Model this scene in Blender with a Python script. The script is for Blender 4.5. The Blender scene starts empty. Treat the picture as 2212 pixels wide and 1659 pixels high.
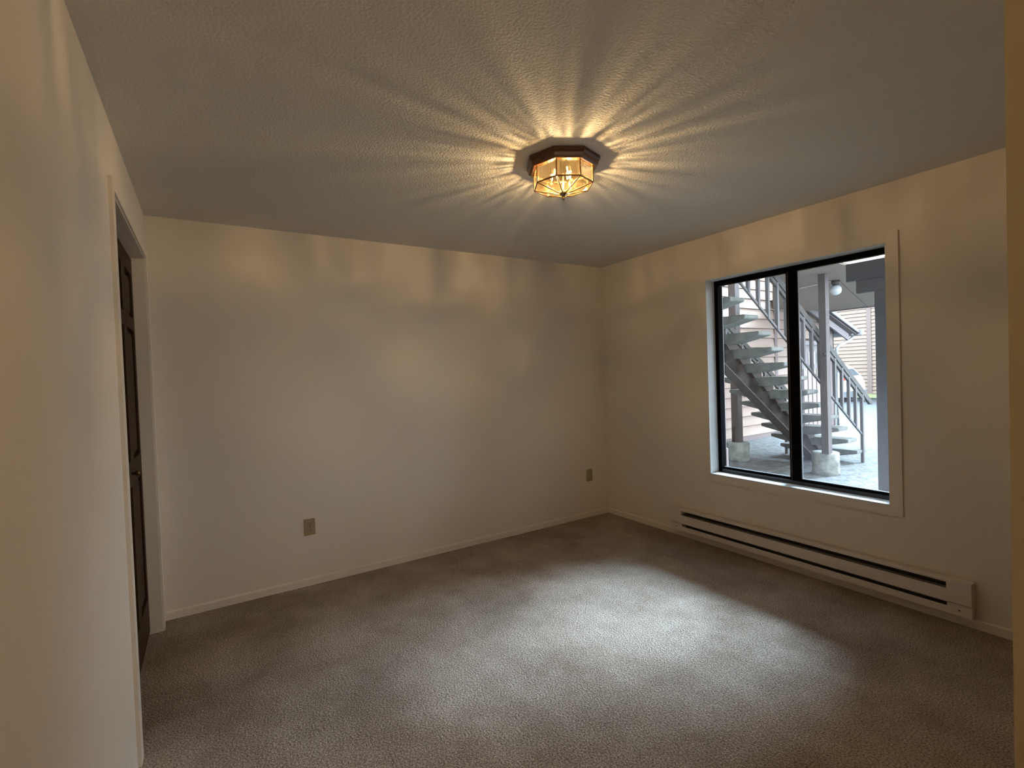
import bpy, bmesh, math, random
from mathutils import Vector, Matrix
random.seed(7)
S = bpy.context.scene
COL = S.collection
PI = math.pi

# ------------------------------------------------------------------ camera
cam_d = bpy.data.cameras.new('camera'); cam = bpy.data.objects.new('camera', cam_d); COL.objects.link(cam)
YAW, PITCH, ROLL = 0.561208, 0.020636, -0.035529
CAM = Vector((-3.35754, -3.61162, 1.41801))
fw = Vector((math.sin(YAW)*math.cos(PITCH), math.cos(YAW)*math.cos(PITCH), -math.sin(PITCH)))
r0 = Vector((math.cos(YAW), -math.sin(YAW), 0)); u0 = r0.cross(fw)
rt = r0*math.cos(ROLL) + u0*math.sin(ROLL); up = -r0*math.sin(ROLL) + u0*math.cos(ROLL)
M = Matrix((rt, up, -fw)).transposed().to_4x4(); M.translation = CAM
cam.matrix_world = M
cam_d.sensor_fit = 'HORIZONTAL'; cam_d.sensor_width = 36; cam_d.lens = 1048.936*36/2212
cam_d.clip_start = 0.02; cam_d.clip_end = 200
S.camera = cam

# ------------------------------------------------------------------ light and exposure
S.view_settings.view_transform = 'Standard'; S.view_settings.look = 'None'
S.view_settings.gamma = 1; S.view_settings.use_curve_mapping = False
S.view_settings.exposure = 0.93
W_ = bpy.data.worlds.new('overcast_sky'); S.world = W_; W_.use_nodes = True
bg = W_.node_tree.nodes['Background']; bg.inputs[0].default_value = (0.78, 0.90, 1.0, 1); bg.inputs[1].default_value = 5.0
sd = bpy.data.lights.new('sun', 'SUN'); sun = bpy.data.objects.new('sun', sd); COL.objects.link(sun)
sd.energy = 26; sd.angle = math.radians(34); sd.color = (0.56, 0.80, 1.0)
el, az = math.radians(42), math.radians(-5)          # where the bright part of the cloud stands (azimuth from +x)
to_sun = Vector((math.cos(el)*math.cos(az), math.cos(el)*math.sin(az), math.sin(el)))
sun.rotation_euler = to_sun.to_track_quat('Z', 'Y').to_euler()
BULB_W = 9.5                                           # watts per bulb of the ceiling light
HALL_W = 7.5  # watts of the added fill lamp behind the camera

# ------------------------------------------------------------------ helpers
class MB:
    def __init__(s): s.v = []; s.f = []; s.sm = []
    def add(s, vs, fs, smooth=False):
        n = len(s.v); s.v += [tuple(p) for p in vs]; s.f += [tuple(i+n for i in f) for f in fs]; s.sm += [smooth]*len(fs)
    def box(s, a, b):
        x0, y0, z0 = a; x1, y1, z1 = b
        if x0 > x1: x0, x1 = x1, x0
        if y0 > y1: y0, y1 = y1, y0
        if z0 > z1: z0, z1 = z1, z0
        s.add([(x0,y0,z0),(x1,y0,z0),(x1,y1,z0),(x0,y1,z0),(x0,y0,z1),(x1,y0,z1),(x1,y1,z1),(x0,y1,z1)],
              [(0,3,2,1),(4,5,6,7),(0,1,5,4),(1,2,6,5),(2,3,7,6),(3,0,4,7)]); return s
    def prism(s, pts, axis, a, b):
        """polygon pts (2D) extruded along axis from a to b; the 2D coords are the two other axes in order"""
        n = len(pts); vs = []
        for t in (a, b):
            for p, q in pts:
                vs.append({0:(t,p,q), 1:(p,t,q), 2:(p,q,t)}[axis])
        fs = [tuple(range(n))[::-1], tuple(range(n, 2*n))] + [(i, (i+1)%n, (i+1)%n+n, i+n) for i in range(n)]
        s.add(vs, fs); return s
    def tube(s, pts, r, n=8, cap=True):
        pts = [Vector(p) for p in pts]; rings = []
        for i, p in enumerate(pts):
            d = (pts[min(i+1, len(pts)-1)] - pts[max(i-1, 0)]).normalized()
            a = d.cross(Vector((0,0,1)))
            if a.length < 1e-3: a = d.cross(Vector((1,0,0)))
            a.normalize(); b = d.cross(a)
            rr = r[i] if isinstance(r, (list, tuple)) else r
            rings.append([p + (a*math.cos(2*PI*k/n) + b*math.sin(2*PI*k/n))*rr for k in range(n)])
        vs = [v for q in rings for v in q]; fs = []
        for i in range(len(rings)-1):
            for k in range(n): fs.append((i*n+k, i*n+(k+1)%n, (i+1)*n+(k+1)%n, (i+1)*n+k))
        s.add(vs, fs, True)
        if cap: s.add(rings[0], [tuple(range(n))]); s.add(rings[-1], [tuple(range(n))[::-1]])
        return s
    def lathe(s, prof, c, n=24, phase=0, smooth=True):
        """profile [(r,z)] round a vertical axis at c"""
        vs = []; fs = []
        for r, z in prof:
            for k in range(n):
                a = phase + 2*PI*k/n; vs.append((c[0]+r*math.cos(a), c[1]+r*math.sin(a), c[2]+z))
        for i in range(len(prof)-1):
            for k in range(n): fs.append((i*n+k, i*n+(k+1)%n, (i+1)*n+(k+1)%n, (i+1)*n+k))
        fs.append(tuple(range(n))); fs.append(tuple(range((len(prof)-1)*n, len(prof)*n)))
        s.add(vs, fs, smooth); return s
    def bar(s, p, q, w, h, upv=(0,0,1)):
        """rectangular bar from p to q, w sideways, h along the up side"""
        p = Vector(p); q = Vector(q); d = (q-p).normalized(); upv = Vector(upv)
        a = d.cross(upv).normalized(); b = a.cross(d).normalized()
        vs = [e + a*sx*w/2 + b*sy*h/2 for e in (p, q) for sx, sy in ((-1,-1),(1,-1),(1,1),(-1,1))]
        s.add(vs, [(0,1,2,3),(7,6,5,4),(0,4,5,1),(1,5,6,2),(2,6,7,3),(3,7,4,0)]); return s

def origin(o):
    v = Vector((0,0,0))
    while o: v += Vector(o.location); o = o.parent
    return v
def build(name, mb, mat, parent=None, loc=None, bevel=0.0, kind=None, label=None):
    off = origin(parent)
    L = Vector(loc) if loc is not None else (Vector((0,0,0)) if parent else Vector((0,0,0)))
    me = bpy.data.meshes.new(name)
    me.from_pydata([tuple(Vector(v) - off - L) for v in mb.v], [], mb.f)
    for p, sm in zip(me.polygons, mb.sm): p.use_smooth = sm
    bm = bmesh.new(); bm.from_mesh(me); bmesh.ops.recalc_face_normals(bm, faces=bm.faces)
    if bevel:
        bmesh.ops.bevel(bm, geom=[e for e in bm.edges if len(e.link_faces) == 2 and e.calc_face_angle() > 0.6], offset=bevel, segments=2, profile=0.6, affect='EDGES', clamp_overlap=True)
    bm.to_mesh(me); bm.free()
    me.materials.append(mat)
    o = bpy.data.objects.new(name, me); COL.objects.link(o)
    o.location = L
    if parent: o.parent = parent
    if kind: o['kind'] = kind
    if label: o['label'] = label
    return o
def piece(name, me, mat_unused, parent, loc):
    o = bpy.data.objects.new(name, me); COL.objects.link(o); o.parent = parent; o.location = Vector(loc) - origin(parent); return o
def thing(name, label, cat, loc=(0,0,0), group=None):
    o = bpy.data.objects.new(name, None); COL.objects.link(o); o.location = loc; o.empty_display_size = .1
    o['label'] = label; o['category'] = cat
    if group: o['group'] = group
    return o
def root_struct(name, loc=(0,0,0), label=None, cat=None):
    o = bpy.data.objects.new(name, None); COL.objects.link(o); o.location = loc; o['kind'] = 'structure'; o.empty_display_size = .1
    if label: o['label'] = label
    if cat: o['category'] = cat
    return o
def tag(o, label, cat, group=None, kind=None):
    o['label'] = label; o['category'] = cat
    if group: o['group'] = group
    if kind: o['kind'] = kind
    return o
def struct(name, mb, mat, label, cat, **k):
    o = build(name, mb, mat, **k); return tag(o, label, cat, kind='structure')

def mat(name, col, rough=.6, metal=0, var=None, vs=6, bump=0, bs=60, stretch=(1,1,1), bump2=0, bs2=5, spec=.5, emit=None, detail=4, dist=.004):
    m = bpy.data.materials.new(name); m.use_nodes = True; nt = m.node_tree; b = nt.nodes['Principled BSDF']
    b.inputs['Base Color'].default_value = (*col, 1); b.inputs['Roughness'].default_value = rough; b.inputs['Metallic'].default_value = metal
    b.inputs['Specular IOR Level'].default_value = spec
    geo = nt.nodes.new('ShaderNodeNewGeometry'); mp = nt.nodes.new('ShaderNodeMapping'); mp.inputs['Scale'].default_value = stretch
    nt.links.new(geo.outputs['Position'], mp.inputs['Vector'])
    if var:
        n = nt.nodes.new('ShaderNodeTexNoise'); n.inputs['Scale'].default_value = vs; n.inputs['Detail'].default_value = detail
        nt.links.new(mp.outputs[0], n.inputs['Vector'])
        r = nt.nodes.new('ShaderNodeValToRGB'); r.color_ramp.elements[0].position = .36; r.color_ramp.elements[1].position = .64
        r.color_ramp.elements[0].color = (*col, 1); r.color_ramp.elements[1].color = (*var, 1)
        nt.links.new(n.outputs['Fac'], r.inputs[0]); nt.links.new(r.outputs[0], b.inputs['Base Color'])
    last = None
    for st, sc in ((bump, bs), (bump2, bs2)):
        if st:
            n = nt.nodes.new('ShaderNodeTexNoise'); n.inputs['Scale'].default_value = sc; n.inputs['Detail'].default_value = 3
            nt.links.new(mp.outputs[0], n.inputs['Vector'])
            bp = nt.nodes.new('ShaderNodeBump'); bp.inputs['Strength'].default_value = st; bp.inputs['Distance'].default_value = dist
            nt.links.new(n.outputs['Fac'], bp.inputs['Height'])
            if last: nt.links.new(last.outputs[0], bp.inputs['Normal'])
            last = bp
    if last: nt.links.new(last.outputs[0], b.inputs['Normal'])
    if emit: b.inputs['Emission Color'].default_value = (*emit[0], 1); b.inputs['Emission Strength'].default_value = emit[1]
    return m
def glass(name, tint=(1,1,1), haze=0.0, haze_col=(.8,.82,.88), ior=1.5, rough=.01, seed=0, minref=0.0, streaks=None):
    m = bpy.data.materials.new(name); m.use_nodes = True; nt = m.node_tree; nt.nodes.clear()
    out = nt.nodes.new('ShaderNodeOutputMaterial'); tr = nt.nodes.new('ShaderNodeBsdfTransparent'); gl = nt.nodes.new('ShaderNodeBsdfGlossy')
    tr.inputs[0].default_value = (*tint, 1); gl.inputs['Roughness'].default_value = rough
    fr = nt.nodes.new('ShaderNodeFresnel'); fr.inputs[0].default_value = ior; mx = nt.nodes.new('ShaderNodeMixShader')
    fac = fr.outputs[0]
    if minref:
        a = nt.nodes.new('ShaderNodeMath'); a.operation = 'ADD'; a.inputs[1].default_value = minref; nt.links.new(fac, a.inputs[0]); fac = a.outputs[0]
    nt.links.new(fac, mx.inputs[0]); nt.links.new(tr.outputs[0], mx.inputs[1]); nt.links.new(gl.outputs[0], mx.inputs[2]); last = mx
    if seed:
        geo = nt.nodes.new('ShaderNodeNewGeometry'); n = nt.nodes.new('ShaderNodeTexNoise'); n.inputs['Scale'].default_value = seed
        nt.links.new(geo.outputs['Position'], n.inputs['Vector']); bp = nt.nodes.new('ShaderNodeBump'); bp.inputs['Strength'].default_value = .6; bp.inputs['Distance'].default_value = .003
        nt.links.new(n.outputs['Fac'], bp.inputs['Height']); nt.links.new(bp.outputs[0], gl.inputs['Normal'])
    if streaks:  # tint noise stands in for refraction, throwing streaks of lamp light
        g2 = nt.nodes.new('ShaderNodeNewGeometry'); n2 = nt.nodes.new('ShaderNodeTexNoise'); n2.inputs['Scale'].default_value = streaks[0]; n2.inputs['Detail'].default_value = 2
        mp = nt.nodes.new('ShaderNodeMapping'); mp.inputs['Scale'].default_value = (1, 1, .15); nt.links.new(g2.outputs['Position'], mp.inputs[0]); nt.links.new(mp.outputs[0], n2.inputs['Vector'])
        rr_ = nt.nodes.new('ShaderNodeValToRGB'); rr_.color_ramp.elements[0].position = .45; rr_.color_ramp.elements[1].position = .57
        rr_.color_ramp.elements[0].color = (tint[0]*streaks[1], tint[1]*streaks[1], tint[2]*streaks[1]*.9, 1); rr_.color_ramp.elements[1].color = (*tint, 1)
        nt.links.new(n2.outputs['Fac'], rr_.inputs[0]); nt.links.new(rr_.outputs[0], tr.inputs[0])
    if haze:  # diffuse veil mixed in: imitates pane haze and golden lamp glow
        df = nt.nodes.new('ShaderNodeBsdfDiffuse'); df.inputs[0].default_value = (*haze_col,1); tl = nt.nodes.new('ShaderNodeBsdfTranslucent'); tl.inputs[0].default_value = (*haze_col,1)
        ad = nt.nodes.new('ShaderNodeMixShader'); ad.inputs[0].default_value = .5; nt.links.new(df.outputs[0], ad.inputs[1]); nt.links.new(tl.outputs[0], ad.inputs[2])
        m2 = nt.nodes.new('ShaderNodeMixShader'); m2.inputs[0].default_value = haze; nt.links.new(mx.outputs[0], m2.inputs[1]); nt.links.new(ad.outputs[0], m2.inputs[2]); last = m2
    nt.links.new(last.outputs[0], out.inputs[0]); return m

wall_m = mat('cream_wall_paint', (.82,.745,.65), .75, bump=.18, bs=170, spec=.2, dist=.002, bump2=.08, bs2=4)
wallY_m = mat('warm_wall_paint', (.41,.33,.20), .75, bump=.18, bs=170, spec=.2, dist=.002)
ceil_m = mat('textured_ceiling_paint', (.74,.70,.64), .9, bump=.65, bs=105, spec=.1, dist=.005)
trim_m = mat('cream_trim_paint', (.81,.74,.645), .5, bump=.05, bs=40)
heat_m = mat('heater_enamel', (.76,.69,.63), .45)
dark_m = mat('heater_inner_shade', (.10,.085,.07), .5)
fin_m = mat('heater_fins', (.22,.19,.16), .45, .6)
plate_m = mat('ivory_plastic', (.38,.31,.18), .4)
slot_m = mat('dark_slot', (.02,.015,.01), .6)
door_m = mat('stained_wood', (.05,.024,.009), .55, spec=.15, var=(.025,.012,.005), vs=14, stretch=(8,8,1), bump=.1, bs=60)
knob_m = mat('brass_knob', (.12,.08,.035), .4, 1)
alu_m = mat('bronze_aluminium', (.005,.004,.005), .8, 0, spec=.03)
alu2_m = mat('window_track', (.03,.033,.042), .45, 0)
seal_m = mat('grey_glazing_seal', (.25,.25,.27), .5)
glassL_m = glass('window_glass'); glassR_m = glass('hazy_window_glass', haze=.010, haze_col=(.86,.80,.90))  # faint lilac veil mixed into the right pane to imitate haze

# ------------------------------------------------------------------ room shell
H = 2.44; W = 3.6326; T = .16; YN = -5.3
G = -.10     # ground outside
WY0, WY1, WZ0, WZ1 = -2.388, -1.192, .574, 2.098     # window opening
DY0, DY1, DZ = -1.275, -.145, 2.158                  # closet door opening

def carpet_material():
    m = bpy.data.materials.new('beige_carpet'); m.use_nodes = True; nt = m.node_tree; b = nt.nodes['Principled BSDF']
    b.inputs['Roughness'].default_value = .95; b.inputs['Specular IOR Level'].default_value = .1
    geo = nt.nodes.new('ShaderNodeNewGeometry')
    def noise(sc, det=3, rough=.5):
        n = nt.nodes.new('ShaderNodeTexNoise'); n.inputs['Scale'].default_value = sc; n.inputs['Detail'].default_value = det; n.inputs['Roughness'].default_value = rough
        nt.links.new(geo.outputs['Position'], n.inputs['Vector']); return n
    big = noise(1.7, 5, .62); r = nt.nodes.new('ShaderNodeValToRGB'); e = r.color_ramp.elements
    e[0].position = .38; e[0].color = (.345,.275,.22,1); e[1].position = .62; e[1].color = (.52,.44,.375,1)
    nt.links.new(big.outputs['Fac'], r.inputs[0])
    fine = noise(150, 2); r2 = nt.nodes.new('ShaderNodeValToRGB'); e = r2.color_ramp.elements
    e[0].position = .34; e[0].color = (.46,.44,.42,1); e[1].position = .62; e[1].color = (1.22,1.22,1.22,1)
    nt.links.new(fine.outputs['Fac'], r2.inputs[0])
    mx = nt.nodes.new('ShaderNodeMix'); mx.data_type = 'RGBA'; mx.blend_type = 'MULTIPLY'; mx.inputs[0].default_value = 1
    nt.links.new(r.outputs[0], mx.inputs[6]); nt.links.new(r2.outputs[0], mx.inputs[7]); nt.links.new(mx.outputs[2], b.inputs['Base Color'])
    b1 = nt.nodes.new('ShaderNodeBump'); b1.inputs['Strength'].default_value = .9; b1.inputs['Distance'].default_value = .013
    n1 = noise(105, 3, .6); nt.links.new(n1.outputs['Fac'], b1.inputs['Height'])
    b2 = nt.nodes.new('ShaderNodeBump'); b2.inputs['Strength'].default_value = .5; b2.inputs['Distance'].default_value = .02
    n2 = noise(9, 4); nt.links.new(n2.outputs['Fac'], b2.inputs['Height']); nt.links.new(b1.outputs[0], b2.inputs['Normal']); nt.links.new(b2.outputs[0], b.inputs['Normal'])
    return m
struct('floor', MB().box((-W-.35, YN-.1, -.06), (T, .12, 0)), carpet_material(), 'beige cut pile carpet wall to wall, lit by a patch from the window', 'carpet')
struct('ceiling', MB().box((-W-.35, YN-.1, H), (T, .12, H+.1)), ceil_m, 'orange peel textured ceiling with a starburst of lamp light', 'ceiling')
struct('wall_back', MB().box((-W-.35, 0, 0), (T, .12, H)), wall_m, 'long cream back wall with two electrical plates', 'wall')
w = MB(); w.box((0, YN, G-.1), (T, WY0-.0, H)).box((0, WY1, G-.1), (T, 0, H)).box((0, WY0, G-.1), (T, WY1, WZ0)).box((0, WY0, WZ1), (T, WY1, H))
struct('wall_right', w, wall_m, 'cream wall on the right holding the window and the heater', 'wall')
w = MB(); w.box((-W-.12, YN, 0), (-W, DY0, H)).box((-W-.12, DY1, 0), (-W, 0, H)).box((-W-.12, DY0, DZ), (-W, DY1, H))
struct('wall_left', w, wall_m, 'cream wall at the left edge with the closet doorway', 'wall')
w = MB(); w.box((-W-.35, DY0-.1, 0), (-W-.30, 0, H)).box((-W-.30, DY0-.1, 0), (-W-.12, DY0-.05, H)).box((-W-.30, -.06, 0), (-W-.12, 0, H))
struct('wall_closet', w, wall_m, 'closet shell behind the brown door', 'wall')
AX = CAM.x+1.05; AY = CAM.y + 1.05*math.tan(math.radians(90-77.84))
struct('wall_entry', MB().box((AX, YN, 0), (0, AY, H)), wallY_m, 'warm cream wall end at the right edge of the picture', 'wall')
struct('wall_front', MB().box((-W-.12, YN-.1, 0), (T, YN, H)), wall_m, 'wall behind the camera', 'wall')

# baseboards
def baseboard(name, pts, label):
    (x0,y0),(x1,y1) = pts; mb = MB()
    if y0 == y1: mb.prism([(y0,.0),(y0-.011,.0),(y0-.011,.044),(y0-.006,.052),(y0,.052)], 0, x0, x1)
    else: mb.prism([(x0,.0),(x0-.011,.0),(x0-.011,.044),(x0-.006,.052),(x0,.052)], 1, y0, y1)
    return struct(name, mb, trim_m, label, 'baseboard')
baseboard('baseboard_back', ((-W,0),(-.011,0)), 'low cream baseboard along the back wall')
baseboard('baseboard_right', ((0,AY),(0,0)), 'low cream baseboard running under the heater')

# closet door casing and jamb
mb = MB(); CW, CT = .06, .013
mb.box((-W, DY0-CW, 0), (-W+CT, DY0, DZ+.035)).box((-W, DY1, 0), (-W+CT, DY1+.05, DZ+.035)).box((-W, DY0, DZ), (-W+CT, DY1, DZ+.035))
t2 = struct('trim_2', mb, trim_m, 'cream casing around the closet doorway', 'casing')
mb = MB().box((-W-.12, DY0-.012, 0), (-W+.004, DY0+.004, DZ)).box((-W-.12, DY1-.004, 0), (-W+.004, DY1+.012, DZ)).box((-W-.12, DY0, DZ-.006), (-W+.004, DY1, DZ+.01))
build('jamb', mb, trim_m, t2)

# bifold closet door
door = root_struct('door_1', (-W-.056, DY1, .015), 'dark stained wood bifold closet door with raised panels', 'door')
DX = -W-.056; n = 3; lw = (DY1-DY0-.012)/n
for i in range(n):
    y1 = DY1-.005-i*lw; y0 = y1-lw+.003; z0, z1 = .02, DZ-.02; st = .055
    rails = [(z0, z0+.20), (.93, 1.05), (1.73, 1.80), (z1-.095, z1)]
    mb = MB().box((DX-.034, y0, z0), (DX, y0+st, z1)).box((DX-.034, y1-st, z0), (DX, y1, z1))
    for a, b in rails: mb.box((DX-.034, y0+st, a), (DX, y1-st, b))
    leaf = build('door_leaf', mb, door_m, door)
    for (a, b) in zip(rails[:-1], rails[1:]):
        za, zb = a[1], b[0]; ya, yb = y0+st, y1-st
        pm = MB(); q = .035
        outer = [(DX-.020,ya,za),(DX-.020,yb,za),(DX-.020,yb,zb),(DX-.020,ya,zb)]
        inner = [(DX-.006,ya+q,za+q),(DX-.006,yb-q,za+q),(DX-.006,yb-q,zb-q),(DX-.006,ya+q,zb-q)]
        back = [(DX-.028,ya,za),(DX-.028,yb,za),(DX-.028,yb,zb),(DX-.028,ya,zb)]
        pm.add(outer+inner+back, [(4,5,6,7)]+[(k,(k+1)%4,(k+1)%4+4,k+4) for k in range(4)]+[(k+8,(k+1)%4+8,(k+1)%4,k) for k in range(4)]+[(11,10,9,8)])
        build('raised_panel', pm, door_m, leaf)
    if i == 1:
        kp = MB(); c = Vector((DX, y1-.045, .99))
        kp.tube([c, c+Vector((.012,0,0)), c+Vector((.016,0,0)), c+Vector((.026,0,0)), c+Vector((.032,0,0))], [.008,.007,.013,.015,.008], 12)
        build('knob', kp, knob_m, leaf)

# ------------------------------------------------------------------ window
mb = MB()
mb.box((-.013, WY0-CW, WZ0-CW), (0, WY0, WZ1+CW)).box((-.013, WY1, WZ0-CW), (0, WY1+CW, WZ1+CW)).box((-.013, WY0, WZ1), (0, WY1, WZ1+CW)).box((-.013, WY0, WZ0-CW), (0, WY1, WZ0))
t1 = struct('trim_1', mb, trim_m, 'flat cream casing around the window', 'casing')
rev_m = mat('white_reveal_paint', (.70,.70,.68), .45)
mb = MB(); e = .004
mb.box((-.012, WY0-.005, WZ0-.008), (.092, WY0+e, WZ1)).box((-.012, WY1-e, WZ0-.008), (.092, WY1+.005, WZ1)).box((-.012, WY0, WZ1-e), (.092, WY1, WZ1+.005)).box((-.014, WY0, WZ0-.008), (.092, WY1, WZ0+e))
build('reveal', mb, rev_m, t1)

thinline_m = mat('sash_interlock', (.12,.12,.13), .5)
win = root_struct('window_1', (.12, (WY0+WY1)/2, WZ0), 'black framed sliding window of two panes looking onto a stair', 'window')
X0, X1 = .092, .15
ya, yb, za, zb = WY0+.004, WY1-.004, WZ0+.004, WZ1-.004
mb = MB()
mb.box((X0, yb-.030, za), (X1, yb, zb)).box((X0, ya, za), (X1, ya+.022, zb)).box((X0, ya, zb-.028), (X1, yb, zb))
build('frame', mb, alu_m, win)
YM = -1.790
mb = MB().box((X0, ya, za), (X1, yb, za+.016)).box((X0, ya, za+.016), (X0+.006, yb, za+.024)).box((X0+.024, ya, za+.016), (X0+.029, yb, za+.022))
build('track', mb, alu2_m, win)
def sash(name, y0, y1, x0, x1, z0, z1, st, rb, rtp, gm, stl=None, m=alu_m):
    stl = stl or st
    mb = MB().box((x0, y0, z0), (x1, y0+stl, z1)).box((x0, y1-st, z0), (x1, y1, z1)).box((x0, y0+stl, z0), (x1, y1-st, z0+rb)).box((x0, y0+stl, z1-rtp), (x1, y1-st, z1))
    s_ = build(name, mb, m, win, bevel=.0015)
    xm = (x0+x1)/2
    build('pane', MB().box((xm-.002, y0+stl-.004, z0+rb-.004), (xm+.002, y1-st+.004, z1-rtp+.004)), gm, s_)
    q = .004; mb = MB()
    mb.box((x0-.001, y0+stl, z0+rb), (xm, y0+stl+q, z1-rtp)).box((x0-.001, y1-st-q, z0+rb), (xm, y1-st, z1-rtp)).box((x0-.001, y0+stl, z0+rb), (xm, y1-st, z0+rb+q)).box((x0-.001, y0+stl, z1-rtp-q), (xm, y1-st, z1-rtp))
    build('glazing_seal', mb, seal_m, s_)
sash('sash', YM-.020, yb-.008, X0+.030, X0+.052, za+.014, zb-.012, .012, .024, .024, glassL_m, stl=.063)
sash('sash', ya+.006, YM+.018, X0+.004, X0+.026, za+.016, zb-.018, .066, .026, .020, glassR_m, stl=.020)

build('interlock_strip', MB().box((X0-.001,-1.7735,za+.03),(X0+.004,-1.7705,zb-.03)), thinline_m, win)
# ------------------------------------------------------------------ ceiling light
LC = (-1.8495, -1.745); PH = -2.4460
lamp = thing('ceiling_light', 'octagonal brass and cut glass flush ceiling light on a brown wooden base, lit', 'ceiling light', (LC[0], LC[1], H))
wood2_m = mat('fixture_wood', (.12,.042,.015), .35, var=(.07,.025,.01), vs=30, stretch=(1,1,6))
brass_m = mat('polished_brass', (.75,.42,.20), .25, 1)
brass2_m = mat('finial_brass', (.45,.38,.24), .22, 1)
plate2_m = mat('stamped_brass', (.90,.68,.34), .5, .7, bump=.9, bs=140, dist=.006)
lglass_m = glass('beveled_glass', (.97,.93,.84), ior=1.5, rough=.06, seed=70, minref=.08, streaks=(105, .12), haze=.013, haze_col=(.9,.62,.25))  # golden veil imitates bulb light reflected in the cut glass
bevel_m = glass('glass_bevel', (.74,.66,.52), ior=1.6, rough=.15, seed=160, minref=.12, streaks=(130, .12), haze=.022, haze_col=(.9,.62,.25))  # darker tint stands in for light bent away by the bevel
low_m = glass('beveled_lower_glass', (.60,.57,.50), ior=1.5, rough=.08, seed=70, minref=.08, streaks=(42, .22), haze=.013, haze_col=(.9,.62,.25))  # darker tint put in to dim the lamp light on the walls
lowb_m = glass('lower_glass_bevel', (.50,.46,.38), ior=1.6, rough=.15, seed=160, minref=.12, streaks=(60, .3), haze=.022, haze_col=(.9,.62,.25))
bulbg_m = glass('bulb_glass', (1,.95,.85), ior=1.3)
fil_m = mat('bulb_filament', (1,.8,.5), .5, emit=((1,.80,.50), 300))
sock_m = mat('bulb_socket', (.75,.65,.40), .5)
C0 = (LC[0], LC[1], 0)
build('base', MB().lathe([(.182,2.439),(.182,2.424),(.176,2.416),(.172,2.402),(.160,2.396),(.140,2.396),(.140,2.439)], C0, 8, PH, False), wood2_m, lamp)
build('trim_ring', MB().lathe([(.1615,2.3985),(.1615,2.3935),(.1500,2.3925),(.1480,2.3985)], C0, 8, PH, False), brass_m, lamp)
build('reflector', MB().lathe([(.139,2.410),(.139,2.402),(.132,2.404),(.06,2.409),(.02,2.408)], C0, 8, PH, False), plate2_m, lamp)
R1, Z1, R2, Z2, R3, Z3 = .1455, 2.394, .1445, 2.321, .012, 2.284
def oc(r, z, k): a = PH + k*PI/4; return Vector((LC[0]+r*math.cos(a), LC[1]+r*math.sin(a), z))
fr = MB()
for k in range(8):
    fr.tube([oc(R1,Z1,k), oc(R2,Z2,k)], .0034, 6); fr.tube([oc(R2,Z2,k), oc(R2,Z2,k+1)], .0036, 6)
    fr.tube([oc(R2,Z2,k), oc(R3,Z3,k)], .0030, 6); fr.tube([oc(R1,Z1,k), oc(R1,Z1,k+1)], .0026, 6)
build('came_frame', fr, mat('antique_brass_came', (.30,.17,.08), .45, .8), lamp)
for k in range(8):
    for quad, gm_, bm_ in (([oc(R1,Z1,k), oc(R1,Z1,k+1), oc(R2,Z2,k+1), oc(R2,Z2,k)], lglass_m, bevel_m), ([oc(R2,Z2,k), oc(R2,Z2,k+1), oc(R3,Z3,k+1), oc(R3,Z3,k)], low_m, lowb_m)):
        cen = sum(quad, Vector())/4; nn = (quad[1]-quad[0]).cross(quad[3]-quad[0]).normalized()*.001
        inn = [cen+(q-cen)*.74 + nn*1.2 for q in quad]
        mb = MB(); mb.add(inn, [(0,1,2,3)]); pn = build('pane', mb, gm_, lamp)
        mb = MB(); mb.add(quad+inn, [(i,(i+1)%4,(i+1)%4+4,i+4) for i in range(4)]); build('bevel_strip', mb, bm_, pn)
build('finial', MB().lathe([(.004,2.300),(.020,2.297),(.021,2.291),(.016,2.280),(.008,2.272),(.006,2.268),(.009,2.264),(.009,2.259),(.003,2.254)], C0, 20), brass2_m, lamp)
build('stem', MB().tube([(LC[0],LC[1],2.428),(LC[0],LC[1],2.292)], .0035, 8), brass2_m, lamp)
for dx, dy in ((-.066,.022), (.072,.020), (.000,-.072)):
    d = Vector((dx, dy, 0)).normalized(); c = Vector((LC[0], LC[1], 2.424)); a = c + d*.040 + Vector((0,0,-.002)); b = c + d*.050 + Vector((0,0,-.052))
    so = build('socket', MB().tube([a, b], .011, 12), sock_m, lamp)
    dd = (d*.25 + Vector((0,0,-.95))).normalized()
    bc = b + dd*.026
    bl = build('bulb', MB().tube([b, b+dd*.008, b+dd*.020, b+dd*.032, b+dd*.042, b+dd*.050], [.007,.012,.0155,.0135,.008,.0015], 16), bulbg_m, lamp)
    build('filament', MB().tube([b+dd*.014, b+dd*.022, b+dd*.030], [.0008,.0014,.0008], 8), fil_m, bl)
    ld = bpy.data.lights.new('bulb_glow', 'POINT'); ld.energy = BULB_W; ld.color = (1,.76,.47); ld.shadow_soft_size = .006
    lo = bpy.data.objects.new('bulb_glow', ld); COL.objects.link(lo); lo.parent = lamp; lo.location = Vector(bc) - Vector(lamp.location)

# assumed lamp, unseen behind the camera, added to brighten the near left wall
hl = thing('hall_fill_light', 'assumed round ceiling light behind the camera, added to brighten the left wall', 'ceiling light', (-2.97, -4.9, H))
opal_m = mat('opal_glass', (.9,.85,.7), .4, emit=((1,.82,.55), 1.0))
build('canopy', MB().lathe([(.10,2.439),(.10,2.42),(.09,2.415)], (-2.97,-4.9,0), 24), trim_m, hl)
build('globe', MB().lathe([(.085,2.415),(.095,2.39),(.08,2.36),(.04,2.345),(.005,2.342)], (-2.97,-4.9,0), 24), opal_m, hl)
ld = bpy.data.lights.new('hall_fill_glow', 'POINT'); ld.energy = HALL_W; ld.color = (1,.80,.55); ld.shadow_soft_size = .09
lo = bpy.data.objects.new('hall_fill_glow', ld); COL.objects.link(lo); lo.parent = hl; lo.location = (0,0,-.20)

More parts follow.
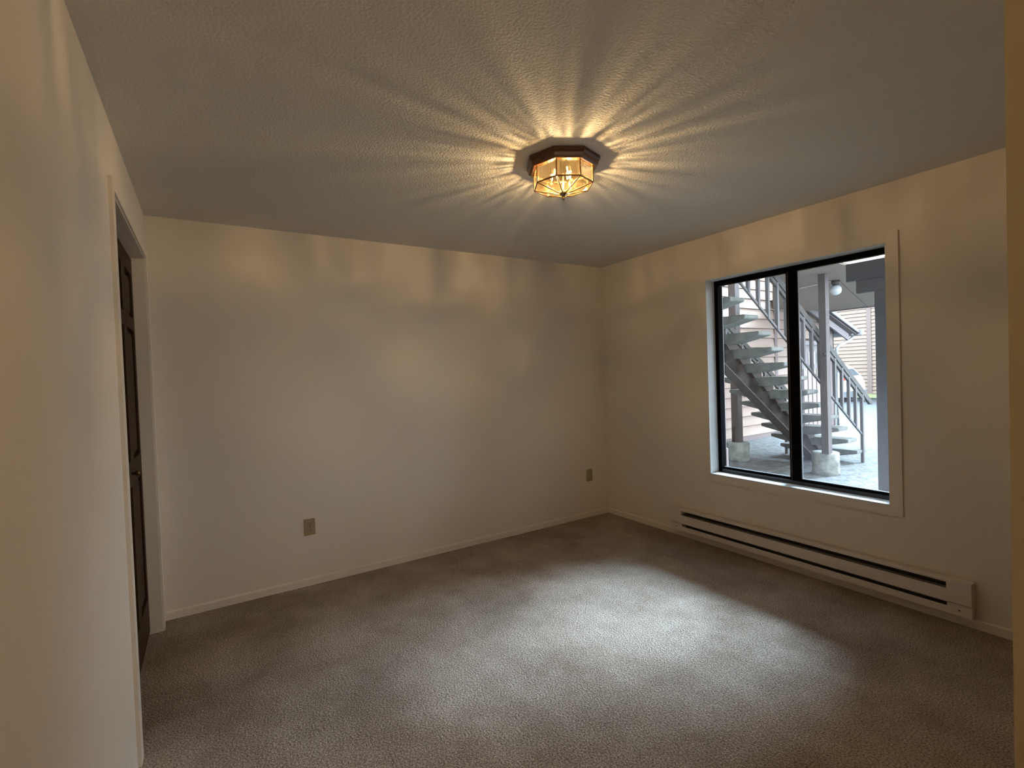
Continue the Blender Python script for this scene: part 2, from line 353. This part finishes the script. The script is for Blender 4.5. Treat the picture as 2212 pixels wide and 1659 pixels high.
# ------------------------------------------------------------------ heater
hy0, hy1 = -2.752, -.838; hx = -.065
heater = thing('baseboard_heater', 'long low off-white electric baseboard heater under the window', 'heater', (0, (hy0+hy1)/2, .055))
mb = MB().box((-.004, hy0, .062), (-.0005, hy1, .238)); build('back_plate', mb, heat_m, heater)
mb = MB().prism([(-.004,.244),(-.058,.244),(-.065,.240),(-.065,.229),(-.061,.229),(-.061,.238),(-.004,.238)], 1, hy0+.10, hy1-.10)
build('top_panel', mb, heat_m, heater)
mb = MB().prism([(-.065,.192),(-.061,.194),(-.057,.150),(-.052,.124),(-.058,.120),(-.066,.128)], 1, hy0+.10, hy1-.10); build('front_panel', mb, heat_m, heater)
mb = MB().prism([(-.004,.062),(-.060,.062),(-.060,.100),(-.055,.100),(-.055,.067),(-.004,.067)], 1, hy0, hy1); build('bottom_tray', mb, heat_m, heater)
for a, b in ((hy0, hy0+.102), (hy1-.102, hy1)):
    mb = MB().prism([(-.004,.244),(-.058,.244),(-.065,.240),(-.065,.128),(-.056,.120),(-.056,.068),(-.004,.068)], 1, a, b); build('end_cap', mb, heat_m, heater, bevel=.001)
    yc = (a+b)/2
    build('screw', MB().tube([(-.0595,yc,.092),(-.0625,yc,.092)], .004, 8), slot_m, heater)
mb = MB().box((-.050, hy0+.10, .128), (-.012, hy1-.10, .20)); build('fin_block', mb, fin_m, heater)
build('inner_shadow_plate', MB().box((-.0075, hy0+.10, .068), (-.0042, hy1-.10, .237)), dark_m, heater)  # dark sheet standing in for shade behind the heater slots

# ------------------------------------------------------------------ wall plates
def socket_plate(x, z, label, blank):
    t = thing('blank_plate' if blank else 'power_outlet', label, 'wall plate' if blank else 'outlet', (x, 0, z))
    build('cover_plate', MB().prism([(x-.035,z-.057),(x+.035,z-.057),(x+.035,z+.057),(x-.035,z+.057)], 1, -.006, -.0003), plate_m, t, bevel=.002)
    if not blank:
        for dz in (-.020, .020):
            rc = build('receptacle', MB().prism([(x+.0165*sx*k2, z+dz+.0135*sz) for sx, sz, k2 in ((-1,-.6,1),(-.6,-1,1),(.6,-1,1),(1,-.6,1),(1,.6,1),(.6,1,1),(-.6,1,1),(-1,.6,1))], 1, -.0085, -.0058), plate_m, t)
            mb = MB().box((x-.008, -.0090, z+dz-.001), (x-.0055, -.0084, z+dz+.008)).box((x+.0055, -.0090, z+dz-.001), (x+.008, -.0084, z+dz+.008))
            mb.tube([(x, -.0090, z+dz-.007), (x, -.0083, z+dz-.007)], .003, 8); build('slot', mb, slot_m, rc)
    for dz in ((0,) if not blank else (-.042,.042)): build('screw', MB().tube([(x,-.0075,z+dz),(x,-.0058,z+dz)], .003, 8), knob_m, t)
    return t
socket_plate(-2.790, .405, 'ivory double power outlet low on the back wall, toward the left', False)
socket_plate(-.233, .405, 'blank ivory wall plate low on the back wall near the window corner', True)

# ================================================================== OUTSIDE
conc_m = mat('concrete_paving', (.095,.098,.096), .9, var=(.04,.042,.041), vs=9, bump=.8, bs=24, dist=.03, bump2=.6, bs2=5)
asph_m = mat('asphalt', (.032,.043,.048), .95, var=(.027,.036,.041), vs=2, bump=.4, bs=60, dist=.01)
grass_m = mat('grass', (.11,.17,.05), .9, var=(.19,.20,.10), vs=4)
tread_m = mat('precast_concrete', (.14,.145,.135), .85, var=(.085,.09,.082), vs=9, bump=.4, bs=70)
iron_m = mat('brown_steel', (.014,.011,.010), .8, spec=.1, var=(.05,.044,.041), vs=5, bump=.2, bs=30)
iron2_m = mat('dark_brown_bracket', (.025,.016,.015), .6)
rail_m = mat('grey_brown_rail_paint', (.075,.072,.07), .7, spec=.2, var=(.05,.047,.045), vs=8)
bal_m = mat('brown_baluster_paint', (.065,.06,.062), .6)
post_m = mat('brown_post_stain', (.045,.034,.032), .7, var=(.065,.051,.048), vs=10, stretch=(3,3,.5), bump=.2, bs=40)
pier_m = mat('cast_pier_concrete', (.20,.205,.185), .95, var=(.10,.105,.09), vs=9, bump=.8, bs=25, dist=.015)
side_m = mat('tan_clapboard_paint', (.27,.20,.165), .75, var=(.30,.225,.19), vs=1.5, stretch=(1,1,8))
sideB_m = mat('pale_clapboard_paint', (.20,.155,.13), .75, var=(.215,.17,.14), vs=1.0)
trimb_m = mat('mauve_brown_trim', (.14,.105,.10), .7)
trimc_m = mat('lilac_fascia_paint', (.13,.115,.125), .6)
soff_m = mat('plywood_soffit_paint', (.19,.15,.125), .85, var=(.17,.135,.11), vs=6, stretch=(.4,3,1), bump=.2, bs=30)
beam_m = mat('dark_brown_beam', (.02,.017,.019), .75, var=(.027,.023,.025), vs=8)
gut_m = mat('painted_gutter', (.35,.38,.40), .4)
roof_m = mat('roof_shingle', (.12,.115,.12), .9)

# ground
struct('pavement', MB().box((T, -9, G-.12), (9.05, 14, G)), conc_m, 'pale weathered concrete paving around the stair foot', 'paving')
struct('driveway', MB().box((9.07, -16, G-.13), (19.1, 30, G-.015)), asph_m, 'grey blue asphalt drive beyond the paving', 'driveway')
struct('curb', MB().box((19.12, -16, G-.12), (19.30, 30, G+.05)), conc_m, 'low concrete curb at the far side of the drive', 'curb')
tag(build('lawn', MB().box((19.32, -16, G-.12), (24, 30, G+.04)), grass_m), 'narrow strip of green grass below the far clapboard building', 'grass', kind='structure')
tag(build('paving_joint', MB().box((4.2,-9,G-.001),(4.212,14,G+.001)).box((6.6,-9,G-.001),(6.612,2,G+.001)).box((T,-2.0,G-.001),(9.0,-1.988,G+.001)).box((T,1.75,G-.001),(9.0,1.762,G+.001)), mat('joint_dirt', (.12,.12,.11), .95)), 'dark joint lines in the concrete paving', 'joint', kind='structure')

hs_m = mat('house_siding_paint', (.28,.23,.20), .8)
struct('house_exterior', MB().box((-4.1,-5.4,2.56),(T,.12,5.4)).box((-4.1,.14,G-.1),(T,9,5.4)), hs_m, 'upper storey and side of the house round the room', 'house wall')
# ---- staircase
st = thing('staircase', 'open outdoor staircase of concrete treads on one central brown stringer with railings', 'staircase', (4.8, .33, G))
YA, YB, YC = -.245, .895, .325
RX, RZ = .2742, .1925
def tx(k): return 4.752 - RX*(k-1)
def tz(k): return .098 + RZ*(k-1)
# one tread mesh shared
x0, x1 = 0, .285; tb = MB()
prof = [(YA,0),(YB,0),(YB,-.048),(YB-.36,-.125),(YA+.36,-.125),(YA,-.048)]
tb.prism(prof, 0, 0, .285)
tm = bpy.data.meshes.new('tread'); bm = bmesh.new()
vv = [bm.verts.new(v) for v in tb.v]
for f in tb.f: bm.faces.new([vv[i] for i in f])
bmesh.ops.recalc_face_normals(bm, faces=bm.faces); bmesh.ops.bevel(bm, geom=bm.edges[:], offset=.007, segments=2, affect='EDGES')
bm.to_mesh(tm); bm.free(); tm.materials.append(tread_m)
bk = MB().prism([(.03,-.12),(.27,-.12),(.27,-.20),(.11,-.20)], 1, YC-.115, YC+.115)
bkm = bpy.data.meshes.new('bracket'); bkm.from_pydata(bk.v, [], bk.f); bkm.materials.append(iron2_m)
for k in range(1, 15):
    tr = piece('tread', tm, None, st, (tx(k), 0, tz(k)))
    if k > 1: 
        b = bpy.data.objects.new('bracket', bkm); COL.objects.link(b); b.parent = tr; b.location = (0,0,0)
# stringer
def ns(x): return .098 + (4.752-x)*(RZ/RX)
xa, xb = 4.93, 1.05
pts = [(xa, G+.02), (xb, ns(xb)-.155), (xb, ns(xb)-.40), (4.66, G+.02)]
pts = [(xa-.03, ns(xa-.03)-.085), (xb, ns(xb)-.085), (xb, ns(xb)-.36), (4.64, G+.0), (4.95, G+.0)]
build('stringer', MB().prism(pts, 1, YC-.06, YC+.06), iron_m, st)
build('flange', MB().prism([(xb, ns(xb)-.36), (xb, ns(xb)-.375), (4.63, G), (4.66, G)], 1, YC-.075, YC+.075), post_m, st)
# railings
def hz(x): return .871 + .68*(5.166-x)
def lz(x): return .328 + .69*(4.928-x)
for yr, lab in ((YA+.005, 1), (YB-.005, 0)):
    hr = MB(); dn = .068
    xe, xt = (5.19, 1.1)
    slope = Vector((1,0,-.68)).normalized()
    hr.prism([(xt, hz(xt)), (5.13, hz(5.13)), (5.262, hz(5.262)-.008), (5.262, hz(5.262)-.05), (5.19, hz(5.19)-.095), (xt, hz(xt)-.095)], 1, yr-.02, yr+.02)
    build('handrail', hr, rail_m, st, bevel=.004)
    build('under_rail', MB().prism([(xt, hz(xt)-.115), (5.00, hz(5.00)-.115), (5.00, hz(5.00)-.17), (xt, hz(xt)-.17)], 1, yr-.016, yr+.016), rail_m, st)
    build('lower_rail', MB().prism([(xt, lz(xt)+.016), (4.94, lz(4.94)+.016), (4.94, lz(4.94)-.016), (xt, lz(xt)-.016)], 1, yr-.012, yr+.012), bal_m, st)
    x = 4.94; i = 0
    while x > 1.15:
        zb = G if i == 0 else lz(x)
        build('newel_post' if i == 0 else 'baluster', MB().box((x-.019, yr-.019, zb), (x+.019, yr+.019, hz(x)-.10)), bal_m, st)
        x -= .2027; i += 1

# ---- piers and posts
def pier(x, y, r, z1, label):
    prof = [(r*1.03,G-.02),(r*1.02,G+.05),(r,G+.15),(r*.995,z1-.02),(r*.96,z1-.004),(r*.7,z1)]
    mb = MB().lathe(prof, (x,y,0), 32, smooth=True)
    rnd = random.Random(int(x*100+y*10))
    mb.v = [(a+rnd.uniform(-.004,.004), b+rnd.uniform(-.004,.004), c) for a,b,c in mb.v]
    return tag(build('concrete_pier', mb, pier_m, loc=(x,y,G)), label, 'pier', 'round concrete piers under the wooden posts')
pier(3.765, -.270, .163, .207, 'round cast concrete pier in front of the stair foot, seen through the right pane')
pier(3.86, 1.085, .170, .195, 'round concrete pier low at the left edge of the left pane')
p1 = thing('wooden_post', 'slim brown post on the pier in the right pane, in front of the handrail', 'post', (3.765,-.27,.207))
build('shaft', MB().box((3.60,-.388,.200),(3.70,-.300,2.6)), post_m, p1, bevel=.004)
build('bolt', MB().tube([(3.60,-.36,1.535),(3.58,-.36,1.535)], .022, 8), iron2_m, p1)
p2 = thing('wooden_post', 'brown post at the left of the left pane with a steel strap at its foot', 'post', (3.86,1.085,.195))
build('shaft', MB().box((3.80,1.03,.19),(3.92,1.15,3.9)), post_m, p2, bevel=.004)
build('strap', MB().box((3.794,1.095,.20),(3.80,1.145,.44)), iron_m, p2)
# slim pole by the window
p3 = thing('corner_downpipe', 'thin brown pipe right outside the left edge of the window', 'downpipe', (.42,-1.03,G))
build('pipe', MB().tube([(.42,-1.026,.70),(.42,-1.026,2.5)], .016, 10), trimb_m, p3)
build('boot', MB().tube([(.42,-1.030,G),(.42,-1.030,.71)], .026, 10), trimb_m, p3)

# ---- decks overhead
dk = root_struct('upper_walkway', (4,.5,2.6), 'pale plywood underside of the upper walkway over the drive side', 'walkway')
ZD = 2.6; yE = -.78
def slab(poly, name='soffit_panel', z0=ZD, z1=ZD+.012):
    cx = sum(p[0] for p in poly)/len(poly); cy = sum(p[1] for p in poly)/len(poly)
    q = [(cx+(x-cx)*(1-.004), cy+(y-cy)*(1-.010)) for x, y in poly]
    return build(name, MB().prism(q, 2, z0, z1), soff_m, dk)
slab([(.9,yE),(4.48,yE),(4.48,.80),(3.15,.05),(2.6,-.22),(.9,-.22)])
slab([(4.48,yE),(4.60,-.14),(8.8,1.19),(8.8,2.18),(6.9,2.18),(4.48,.80)])
slab([(4.48,yE),(8.8,yE),(8.8,1.19),(4.60,-.14)])
build('deck_slab', MB().prism([(.9,yE),(8.8,yE),(8.8,2.18),(6.9,2.18),(3.15,.05),(2.6,-.22),(.9,-.22)], 2, ZD+.014, ZD+.2), soff_m, dk)
build('edge_board', MB().box((8.8,yE,ZD-.02),(8.84,2.18,ZD+.2)), trimb_m, dk)
ld_ = struct('stair_landing', MB().box((T,-1.3,2.6),(1.15,2.2,2.79)), soff_m, 'stair landing against the house above the window head', 'landing')
struct('balcony', MB().box((T,-4.6,2.50),(1.62,-1.3,2.7)), soff_m, 'balcony underside above and outside the window', 'balcony')
gl = thing('porch_globe_light', 'white globe lamp with dark collar hanging under the walkway soffit', 'outdoor light', (4.385,-.167,2.6))
build('collar', MB().lathe([(.055,2.60),(.055,2.555),(.042,2.54),(.038,2.525)], (4.385,-.167,0), 20), iron2_m, gl)
build('globe', MB().lathe([(.036,2.53),(.055,2.515),(.070,2.49),(.074,2.462),(.068,2.432),(.048,2.405),(.02,2.392),(.002,2.390)], (4.385,-.167,0), 24), mat('white_glass_globe', (.45,.47,.5), .15), gl)
build('cable', MB().tube([(4.34,-.12,2.588),(4.47,.35,2.590),(4.50,.78,2.590)], .008, 6), mat('cable_white', (.6,.5,.45), .6), gl)

bp = thing('balcony_post', 'dark brown timber post outside the right edge of the window, with a stepped corbel', 'post', (1.55,-1.83,G))
build('shaft', MB().box((1.30,-1.97,G),(1.44,-1.826,1.80)), beam_m, bp, bevel=.004)
build('shaft_cap', MB().box((1.30,-1.97,1.80),(1.44,-1.826,1.991)), beam_m, bp)
build('corbel', MB().box((1.30,-2.7,1.992),(1.345,-1.694,2.098)), beam_m, bp, bevel=.003)
tag(build('balcony_beam', MB().box((1.295,-4.5,2.099),(1.34,-1.622,2.248)), beam_m, loc=(1.32,-3,2.1), bevel=.003), 'dark brown beam ending at the upper right of the window, above the corbel', 'beam')

# ---- neighbouring clapboard building (side wall along the stair)
def clap(name, x0, x1, y, z, h, parent, m, axis='x'):
    """bottom edge proud, top edge tucked in, faces -y (axis x) or -x (axis y)"""
    t = .030
    if axis == 'x': mb = MB().prism([(y, z), (y-t, z), (y-.004, z+h), (y, z+h)], 0, x0, x1)
    else: mb = MB().prism([(y, z), (y-t*1.4, z), (y-.004, z+h), (y, z+h)], 1, x0, x1)
    return build(name, mb, m, parent)
nb = thing('neighboring_building', 'tan clapboard building wall directly behind the stairs', 'building', (5,2.2,G))
core_m = mat('lap_shadow', (.05,.038,.032), .9)  # dark core colour shows between boards as their painted shadow lines
build('wall_core', MB().box((1.3,2.2,G),(9.42,6,5.4)), core_m, nb)
rows = 27
for i in range(rows):
    z = .0 + i*.1985
    clap('clapboard', 1.3, 6.93, 2.199, z, .187, nb, side_m)
    if z > 1.86 or z > 5: clap('clapboard', 7.03, 9.28, 2.199, z, .187, nb, side_m)
    else:
        clap('clapboard', 7.03, 7.98, 2.199, z, .187, nb, side_m); clap('clapboard', 8.84, 9.28, 2.199, z, .187, nb, side_m)
build('foundation_board', MB().box((1.3,2.175,G),(9.28,2.2,0)), trimb_m, nb)
build('trim_board', MB().box((6.93,2.165,0),(7.03,2.2,5.2)), trimb_m, nb)
build('corner_board', MB().box((9.28,2.16,G),(9.45,2.2,2.6)), trimb_m, nb)
build('corner_board', MB().box((9.42,2.16,G),(9.46,2.35,2.6)), trimc_m, nb)
ud = MB().box((8.0,2.165,G),(8.82,2.195,1.84))
dr = build('panelled_door', ud, trimc_m, nb)
pd_m = mat('pinkish_door_paint', (.22,.17,.16), .6); pdl_m = mat('pale_pane', (.35,.34,.33), .4)
for i in range(4):
    xx = 8.06+i*.19
    build('batten', MB().box((xx-.02,2.150,G+.02),(xx+.13,2.165,1.30)), pd_m, dr)
    build('small_pane', MB().box((xx+.02,2.155,1.40),(xx+.10,2.165,1.68)), pdl_m, dr)
build('door_head', MB().box((7.96,2.12,1.84),(8.86,2.2,1.93)), trimc_m, nb)
nb2 = thing('porch_roof', 'sloping porch roof edge with lilac fascia, gutter and downspout beyond the soffit', 'roof', (9.6,2.1,2.0))
build('roof_deck', MB().prism([(7.6,3.10),(10.24,2.20),(10.24,2.13),(7.6,3.03)], 1, 1.95, 4.0), roof_m, nb2)
build('rake_board', MB().prism([(7.6,3.07),(10.20,2.18),(10.20,2.10),(7.6,2.98)], 1, 1.90, 1.95), trimc_m, nb2)
build('rake_board', MB().prism([(7.6,2.90),(9.90,2.10),(9.90,1.94),(7.6,2.76)], 1, 2.02, 2.06), trimc_m, nb2)
build('soffit', MB().prism([(7.6,2.96),(10.18,2.09),(10.18,2.07),(7.6,2.94)], 1, 1.95, 2.18), trimb_m, nb2)
build('gutter', MB().prism([(10.18,2.20),(10.30,2.20),(10.30,2.12),(10.26,2.07),(10.18,2.07)], 1, 1.86, 4.0), gut_m, nb2)
build('downspout', MB().tube([(10.02,2.0,2.10),(10.03,2.0,2.02),(9.98,2.03,1.95),(9.62,2.10,1.83),(9.50,2.12,1.76),(9.49,2.12,1.5),(9.49,2.12,G)], .035, 8), gut_m, nb2)

# ---- far building
fb = thing('far_building', 'pale clapboard building across the drive, standing behind the grass strip', 'building', (22,6,G))
build('wall_core', MB().box((22,-2,G),(26,14,6.0)), core_m, fb)
clap_cnt = 0
for i in range(36):
    z = G+.06+i*.167
    clap('clapboard', -2, 14, 21.998, z, .150, fb, sideB_m, 'y')
build('trim_board', MB().box((21.93,6.245,G+.04),(22,6.415,5.9)), trimb_m, fb)

# ---- parked car: hatchback, rear toward the stair side
car = thing('parked_car', 'white hatchback parked on the drive, mostly hidden by the corner of the building', 'car', (17.9,7.3,G-.015))
white_m = mat('white_car_paint', (.85,.88,.88), .2); tyre_m = mat('tyre', (.03,.035,.04), .8); cgl_m = mat('car_glass', (.05,.07,.09), .08); hub_m = mat('wheel_rim', (.35,.38,.40), .3, .8)
cx0, cx1 = 17.1, 18.8; zg = G-.015
prof = [(5.28,.18),(5.24,.45),(5.27,.75),(5.36,.95),(5.62,1.25),(5.85,1.42),(6.4,1.50),(7.3,1.47),(7.75,1.35),(8.35,1.0),(9.1,.86),(9.4,.68),(9.42,.3),(9.35,.16),(8.95,.16),(8.88,.36),(8.7,.48),(8.5,.48),(8.33,.36),(8.28,.16),(6.28,.16),(6.22,.36),(6.05,.48),(5.85,.48),(5.68,.36),(5.60,.16)]
body = MB().prism([(a, b+zg) for a, b in prof], 0, cx0, cx1)
build('body', body, white_m, car, bevel=.03)
build('side_window', MB().prism([(a,b+zg) for a,b in [(5.72,.98),(5.93,1.33),(6.4,1.40),(7.25,1.38),(7.65,1.27),(8.1,.98)]], 0, cx0-.012, cx0+.02), cgl_m, car)
build('rear_window', MB().prism([(a,b+zg) for a,b in [(5.38,1.0),(5.60,1.26),(5.65,1.26),(5.43,1.0)]], 0, cx0+.15, cx1-.15), cgl_m, car)
build('bumper', MB().box((cx0-.01,5.20,zg+.18),(cx1+.01,5.40,zg+.42)), mat('bumper_grey', (.12,.14,.16), .5), car, bevel=.02)
build('tail_light', MB().box((cx0-.012,5.30,zg+.78),(cx0+.2,5.40,zg+.98)), mat('tail_red', (.4,.05,.04), .3), car)
for yy in (5.95, 8.6):
    for xx, s_ in ((cx0+.09, -1), (cx1-.09, 1)):
        wh = build('wheel', MB().tube([(xx-.10,yy,zg+.31),(xx-.09,yy,zg+.31),(xx+.09,yy,zg+.31),(xx+.10,yy,zg+.31)], [.27,.31,.31,.27], 24), tyre_m, car)
        build('rim', MB().tube([(xx+s_*.10,yy,zg+.31),(xx+s_*.105,yy,zg+.31)], [.20,.16], 16), hub_m, wh)

# ---- fallen leaves and grit near the window
lm = MB(); rr = random.Random(3)
for i in range(220):
    x = rr.uniform(2.3, 4.4); y = rr.uniform(-1.8, 2.0)
    if i < 140: y = rr.uniform(-1.0,1.0); x = 3.10+.06*y+rr.gauss(0,.045)
    if min(math.hypot(x-3.765, y+.27), math.hypot(x-3.86, y-1.085), math.hypot(x-3.65, y+.34)) < .24 or x > 3.5: continue
    s_ = rr.uniform(.008,.034); a = rr.uniform(0,6.28); z = G+.002
    lm.add([(x+s_*math.cos(a), y+s_*math.sin(a), z), (x-s_*.5*math.sin(a), y+s_*.5*math.cos(a), z+.007), (x-s_*math.cos(a), y-s_*math.sin(a), z), (x+s_*.5*math.sin(a), y-s_*.5*math.cos(a), z+.003)], [(0,1,2,3)])
tag(build('dead_leaves', lm, mat('dead_leaf', (.10,.09,.08), .9)), 'scatter of small dead leaves and grit on the paving below the window', 'leaves', kind='stuff')
